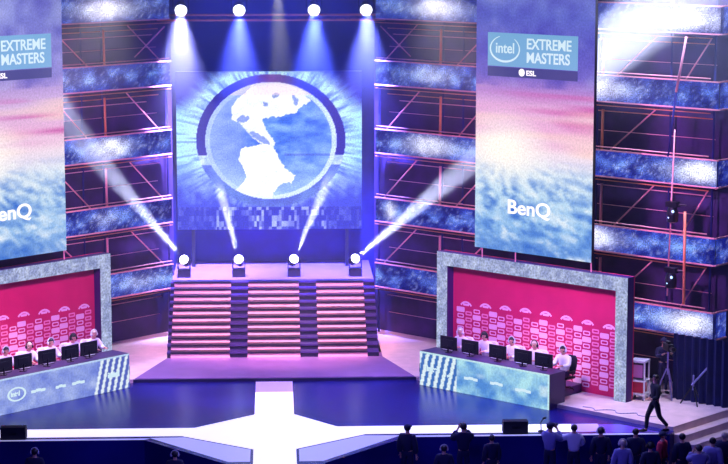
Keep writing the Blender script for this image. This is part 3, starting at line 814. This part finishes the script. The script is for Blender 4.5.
tripod('camera_tripod', 'video camera on a tall tripod on the right wing', (12.07, 62.75, ZP), R(12), 1.5, 'camera', 'cam')
tripod('boom_stand', 'dark stand with a pale slanting arm by the curtain', (12.7, 61.9, ZP), R(10), .9, 'stand', 'boom')
# equipment cart: white frame with a screen
t = thing('equipment_cart', 'white-framed equipment cart with a dark pink screen beside the right booth', 'cart', (11.2, 62.7, ZP), R(-30))
bm = NB()
for x in (-.22, .22):
    for y in (-.2, .2): tube(bm, (x, y, .02), (x, y, 1.2), .03)
bx(bm, -.25, .25, -.23, .23, 1.18, 1.24); bx(bm, -.25, .25, -.23, .23, .18, .22); bx(bm, -.25, .25, -.23, .23, .58, .62)
obj('frame', bm, M['white'], t)
bm = NB(); bx(bm, -.18, .18, -.16, -.1, .66, 1.14); sc_ = obj('screen', bm, M['black'], t)
bm = NB(); bx(bm, -.15, .15, -.166, -.161, .70, 1.10); obj('display', bm, M['scr_on'], sc_)
bm = NB(); bx(bm, -.17, .17, -.17, .17, .23, .55); obj('case', bm, M['redcloth'], t)
for x in (-.2, .2):
    for y in (-.18, .18):
        bm = NB(); lathe(bm, [(.03, -.012), (.03, .012)], 12, axis='y', c=(x, y, .03)); obj('wheel', bm, M['black'], t)
# cable lying on wing
bm = NB(); pr = None
for i in range(41):
    q = i / 40; p = Vector((9.3 + 1.9 * q + .12 * math.sin(q * 20), 61.6 - 1.2 * q + .1 * math.cos(q * 17), ZP + .012))
    if pr: tube(bm, pr, p, .012, n=5)
    pr = p
tag(obj('cable', bm, M['greycloth'], smooth=True), 'loose cable coiling over the pale right wing floor', 'cable')

# stage monitors
def wedge(lab, loc):
    t = thing('stage_speaker', lab, 'speaker', loc, 0, 'floor monitor speakers')
    bm = NB(); pr = [(-.20, 0), (.22, 0), (.22, .22), (.10, .37), (-.20, .37)]
    A = [bm.verts.new((-.36, y, z)) for y, z in pr]; B = [bm.verts.new((.36, y, z)) for y, z in pr]
    bm.faces.new(A); bm.faces.new(B[::-1])
    for i in range(5): bm.faces.new((A[i], B[i], B[(i + 1) % 5], A[(i + 1) % 5]))
    obj('cabinet', bm, M['blackc'], t, bevel=.012)
    bm = NB(); bx(bm, -.10, .10, -.215, -.2, .16, .2); obj('handle', bm, M['black'], t)
    bm = NB(); v = [bm.verts.new(p) for p in ((-.33, .224, .03), (.33, .224, .03), (.33, .224, .20), (-.33, .224, .20))]; bm.faces.new(v); obj('grille', bm, M['black'], t)
    return t
wedge('black floor speaker on the white strip at the left edge of the photo', (-7.5, 59.05, 0.006))
wedge('black floor speaker on the white strip right of centre', (6.95, 59.15, 0.006))
t = thing('gooseneck_microphone', 'small dark gooseneck microphone on the white strip beside the right floor speaker', 'microphone', (7.72, 59.2, 0.006))
bm = NB(); lathe(bm, [(.10, 0), (.09, .03), (.02, .05)], 14); obj('base', bm, M['black'], t)
bm = NB(); tube(bm, (0, 0, .04), (-.01, 0, .28), .016); tube(bm, (-.01, 0, .28), (.06, 0, .38), .016); obj('neck', bm, M['black'], t)
bm = NB(); ell(bm, (.09, 0, .40), .06, .03, .035); obj('head', bm, M['black'], t)

# pit crowd
ARMUP = Lk(el=(-.28, -.16, 1.28), wl=(-.10, -.22, 1.55), hl=(-.07, -.20, 1.62), er=(.28, -.16, 1.28), wr=(.10, -.22, 1.55), hr=(.07, -.20, 1.62))
POINT = Lk(er=(.40, -.10, 1.30), wr=(.62, -.20, 1.36), hr=(.70, -.24, 1.37), el=(-.26, -.1, 1.2), wl=(-.1, -.26, 1.1), hl=(-.04, -.30, 1.1))
PZ = -1.1
crowd = [
    ('person in a dark cap standing alone by the stage edge, seen from behind', (3.72, 57.6), 150, None, dict(shirt='navy', cap='navy'), 1.0),
    ('photographer in dark clothes raising a camera to the face', (5.30, 57.5), 190, ARMUP, dict(shirt='navy'), 1.03),
    ('person in dark clothes lower beside the raised-camera photographer', (6.05, 57.0), 200, None, dict(shirt='navy'), .90),
    ('person in lavender jacket and cap raising a camera beside the white-shirted one', (7.75, 57.5), 140, ARMUP, dict(shirt='greycloth', cap='navy'), 1.02),
    ('person in a white shirt and dark vest with dark hair in the pit', (8.42, 57.4), 175, POINT, dict(shirt='whitecloth'), 1.0),
    ('person with a pale headset band in dark clothes, right of the white shirt', (9.15, 57.2), 180, None, dict(shirt='navy', headset='white'), .97),
    ('person with pale rounded blond hair at the bottom edge of the crowd', (9.55, 55.9), 180, None, dict(shirt='greycloth', hair='hairb', headset='white'), .96),
    ('dark-haired person in navy standing below the striding person', (10.1, 57.0), 170, None, dict(shirt='navy'), .98),
    ('person with lit face and red top in the pit, facing left', (10.78, 56.6), 60, None, dict(shirt='redcloth', cap='navy'), .98),
    ('dark-clothed person between the red top and the corner steps', (11.3, 56.4), 200, None, dict(shirt='navy'), .98),
    ('person in lavender top at the bottom right corner below the steps', (12.05, 55.9), 150, None, dict(shirt='greycloth', hair='hair'), .98),
    ('dark-haired person at the bottom edge, just right of the blond one', (10.25, 55.5), 190, None, dict(shirt='navy', headset='black'), .97),
    ('person in lavender raising both arms at the bottom edge near the steps', (11.55, 55.3), 185, ARMUP, dict(shirt='greycloth'), .95),
    ('blond person beside the corner steps at the right edge', (12.55, 56.7), 160, None, dict(shirt='navy', hair='hairb'), .95),
    ('person with pale headset at the bottom left edge', (-6.55, 55.9), 180, None, dict(shirt='navy', headset='white'), .92),
    ('person with pale headset at the bottom edge left of the walkway', (-2.73, 55.6), 180, None, dict(shirt='navy', headset='white'), .90),
    ('person with pale headset at the bottom edge between capped person and photographer', (4.62, 55.9), 180, None, dict(shirt='navy', headset='white'), .90),
]
for lab, (x, y), rz, pose, kw, sc in crowd:
    person(lab, (x, y, PZ), R(rz), pose, trousers='navy', sc=sc, bulk=.05, **kw)
def photo_cam(lab, loc, rz):
    t = thing('photo_camera', lab, 'camera', loc, rz)
    bm = NB(); bx(bm, -.07, .07, -.035, .035, -.05, .05); bx(bm, -.03, .03, -.03, .03, .05, .08); b = obj('camera_body', bm, M['black'], t, bevel=.008)
    bm = NB(); lathe(bm, [(.035, -.16), (.042, -.15), (.04, -.035)], 14, axis='y'); obj('lens', bm, M['black'], b)
photo_cam('black camera held to the face of the raised-camera photographer', (5.30 - .04, 57.5 + .26, PZ + 1.67), R(190))
photo_cam('black camera held up by the person in the lavender jacket', (7.75 + .15, 57.5 + .22, PZ + 1.66), R(140))

# ------------------------------------------------------------------ lights and fixtures
def aim(o, tgt):
    d = Vector(tgt) - Vector(o.location); o.rotation_euler = d.to_track_quat('-Z', 'Y').to_euler()
def spot(name, loc, tgt, power, color, ang, blend=.3, size=.08, parent=None):
    l = bpy.data.lights.new(name, 'SPOT'); l.energy = power; l.color = color; l.spot_size = R(ang); l.spot_blend = blend; l.shadow_soft_size = size
    o = bpy.data.objects.new(name, l); C.objects.link(o); o.location = loc; aim(o, tgt); return o
def area(name, loc, tgt, power, color, sx, sy):
    l = bpy.data.lights.new(name, 'AREA'); l.energy = power; l.color = color; l.shape = 'RECTANGLE'; l.size = sx; l.size_y = sy
    o = bpy.data.objects.new(name, l); C.objects.link(o); o.location = loc; aim(o, tgt); return o

def lamp(lab, loc, tgt, r, up, group, m='lens_white'):
    t = thing('moving_head_lamp', lab, 'stage light', loc, 0, group)
    d = (Vector(tgt) - Vector(loc)).normalized(); Q = d.to_track_quat('Z', 'Y').to_matrix().to_4x4()
    bm = NB(); lathe(bm, [(r * .55, -r * 2.2), (r * .95, -r * 1.6), (r * 1.08, -r * .2), (r * 1.08, 0), (r * .9, 0)], 20)
    bmesh.ops.transform(bm, matrix=Q, verts=bm.verts); hd = obj('head', bm, M['black'], t)
    bm = NB(); lathe(bm, [(r * .97, .0), (r * .9, r * .25), (r * .55, r * .5), (r * .1, r * .6)], 20)
    bmesh.ops.transform(bm, matrix=Q, verts=bm.verts); obj('lens', bm, M[m], hd, smooth=True)
    sg = 1 if up else -1; bm = NB()
    bx(bm, -r * 1.35, -r * 1.15, -r * .3, r * .3, min(0, -sg * r * 2.0), max(0, -sg * r * 2.0)); bx(bm, r * 1.15, r * 1.35, -r * .3, r * .3, min(0, -sg * r * 2.0), max(0, -sg * r * 2.0))
    z0, z1 = sorted((-sg * r * 1.95, -sg * r * 2.05)); bx(bm, -r * 1.35, r * 1.35, -r * .3, r * .3, z0, z1)
    obj('yoke', bm, M['black'], t)
    z0, z1 = sorted((-sg * r * 2.0, -sg * r * (3.6 if up else 2.7))); bm = NB(); bx(bm, -r * 1.35, r * 1.35, -r, r, z0, z1); obj('base', bm, M['black'], t)
    return t
# four lamps on the upper deck with beams fanning up
lz = ZT + .27 * 1.0 + .12
deck = [(-3.2, (-5.64, 70.16, 6.46), 'leftmost'), (-1.26, (-1.88, 75.4, 4.8), 'second from the left'), (0.70, (1.87, 75.4, 5.1), 'third from the left'), (2.88, (6.38, 69.42, 6.48), 'rightmost')]
for x, tg, w_ in deck:
    loc = (x, 73.65, ZT + .62)
    lamp('floor lamp on the upper deck with narrow beam, %s of four' % w_, loc, (tg[0], min(tg[1] - 2.5, 70.5), tg[2]), .17, True, 'floor lamps on the upper deck')
    d = (Vector(tg) - Vector(loc)).normalized(); p = Vector(loc) + d * .27
    spot('beam_up', p, tg, 720000 if abs(x) > 2 else 480000, (.85, .85, 1), 8.5, .6, .08)
# four big lamps hung above
top = [(-3.12, 'leftmost', (.36, .36, 1), 1.2, (-3.3, 70, 4)), (-1.14, 'second from the left', (.08, .11, 1), 1.1, (-1.2, 70, 4)), (1.41, 'third from the left', (.08, .12, 1), 1.1, (1.4, 70, 4)), (3.19, 'rightmost', (.15, .18, 1), 1.1, (3.4, 70, 4))]
for x, w_, colr, k, tg in top:
    loc = (x, 72.0, 11.62)
    lamp('bright lamp above the globe with broad blue beam, %s of four' % w_, loc, (x, 64, 8.5), .21, False, 'lamps hung above the globe')
    spot('beam_down', (x, 71.7, 11.56), (tg[0], 74.4, 4), 56000 * k, colr, 46, 1.0, .18)
for x, w_ in ((-2.6, 'leftmost'), (-.82, 'second from the left'), (.95, 'third from the left'), (2.7, 'rightmost')):
    lamp('small cyan lamp at the very top edge, %s of four' % w_, (x, 73.0, 12.02), (x, 66, 8), .10, False, 'small cyan lamps at the top', 'lens_cyan')
spot('beam_warm', (.15, 72.5, 13.2), (.35, 71.5, 7), 12000, (.85, .8, .45), 15, .5, .1)
# overhead truss
t = thing('lighting_truss', 'orange lit overhead lighting truss above the globe screen', 'truss', (0, 73.1, 11.0))
for z, y in ((.22, 0), (.40, 0), (.22, .35), (.40, .35)):
    bm = NB(); tube(bm, (-4.0, y, z), (3.9, y, z), .03); obj('chord', bm, M['tubeo'], t, smooth=True)
for i in range(16):
    x = -3.9 + i * .5; bm = NB(); tube(bm, (x, 0, .22), (x + .25, 0, .40), .012, n=6); tube(bm, (x + .25, 0, .40), (x + .5, 0, .22), .012, n=6); obj('lacing', bm, M['wallb'], t)
for x, w_ in ((-3.12, 0), (-1.14, 0), (1.41, 0), (3.19, 0)):
    bm = NB(); tube(bm, (x, -1.1, 1.0), (x, -1.1, 2.6), .03); tube(bm, (x, 0, .4), (x, -1.1, 1.25), .03); obj('hanger', bm, M['black'], t)

# washes: unseen stage lights, with lamps added to tint deck, pit and back wall
spot('wash_pink_steps', (3.5, 60, 13), (0.6, 71.0, 1.1), 19000, (1, .45, .50), 28, .3, .5)
spot('wash_lilac_steps', (-4, 60, 13), (-1.0, 71.0, 1.1), 9500, (1, .50, .86), 28, .3, .5)
spot('wash_violet_stage', (-3, 58, 14), (-.5, 67.6, .1), 13500, (.82, .50, .95), 38, .5, .5)
for sd in (-1, 1):
    p = wp(sd, 11, 71)
    spot('wash_booth', (sd * 2, 56, 12), (p[0], p[1] + .3, 1.5), 4300, (1, .80, .88), 15, .6, .4)
    spot('wash_wing', (sd * 5, 66, 13.5), (sd * 7.5, 66, 0.35), 2300, (1, .86, .84), 62, .7, .4)
    spot('wash_wall', (sd * 5, 57, 9.5), (sd * 9.5, 67, 5.5), 6500, (.74, .30, .95), 72, .6, .6)
spot('wash_wing_right', (11.5, 58.5, 12), (10.9, 60.8, .35), 3200, (1, .87, .82), 22, .6, .4)
spot('beam_haze_right', (12, 61, 17.5), (12.3, 64, 6), 11000, (.50, .56, 1), 75, 1, .2)
spot('beam_haze_left', (-8.8, 63, 16.5), (-8.6, 66, 6), 16000, (.6, .65, 1), 50, 1, .2)
spot('fill_back_blue', (0, 60, 15.5), (0, 77, 8), 9000, (.06, .09, 1), 44, .5, .5)  # unseen lamp added to turn the back wall blue
spot('fill_deck_left', (-6, 52, 14), (-4.6, 62.5, 0), 5200, (.12, .16, 1), 30, 1, .5)  # unseen lamp added to deepen the blue of the deck
spot('fill_deck_right', (5, 52, 14), (3.8, 62.5, 0), 5200, (.14, .12, 1), 30, 1, .5)  # added likewise for the right half of the deck
area('fill_pit_back', (0, 44, 9), (2, 58, -.6), 900, (.16, .14, 1), 8, 2)  # unseen panel added to lift the pit and the crowd's backs
area('wash_pit', (4, 62, 9), (5, 57, 0), 1300, (.22, .22, 1), 6, 1)

# haze over the stage
bm = NB(); prism(bm, [(-16, 56.5), (-7.5, 64.5), (7.5, 64.5), (16, 56.5), (16, 61.45), (3.55, 73.85), (3.45, 75.6), (-3.45, 75.6), (-3.55, 73.85), (-16, 61.45)], .2, 13.8)
hz = obj('haze', bm, M['black'])
m = bpy.data.materials.new('stage_haze'); m.use_nodes = True; nt = m.node_tree; nt.nodes.clear()
out = nt.nodes.new('ShaderNodeOutputMaterial'); vsn = nt.nodes.new('ShaderNodeVolumeScatter')
vsn.inputs['Color'].default_value = (.72, .76, 1, 1)
tc = nt.nodes.new('ShaderNodeTexCoord'); sp = nt.nodes.new('ShaderNodeSeparateXYZ'); mr = nt.nodes.new('ShaderNodeMapRange'); mr.interpolation_type = 'SMOOTHSTEP'
mr.inputs['From Min'].default_value = 7.9; mr.inputs['From Max'].default_value = 11.2; mr.inputs['To Min'].default_value = .006; mr.inputs['To Max'].default_value = .042
nt.links.new(tc.outputs['Object'], sp.inputs[0]); nt.links.new(sp.outputs['Z'], mr.inputs['Value']); nt.links.new(mr.outputs['Result'], vsn.inputs['Density'])
nt.links.new(vsn.outputs['Volume'], out.inputs['Volume'])
hz.data.materials.clear(); hz.data.materials.append(m)
tag(hz, 'thin theatrical haze hanging over the stage, thicker around the lamps', 'haze', kind='stuff')
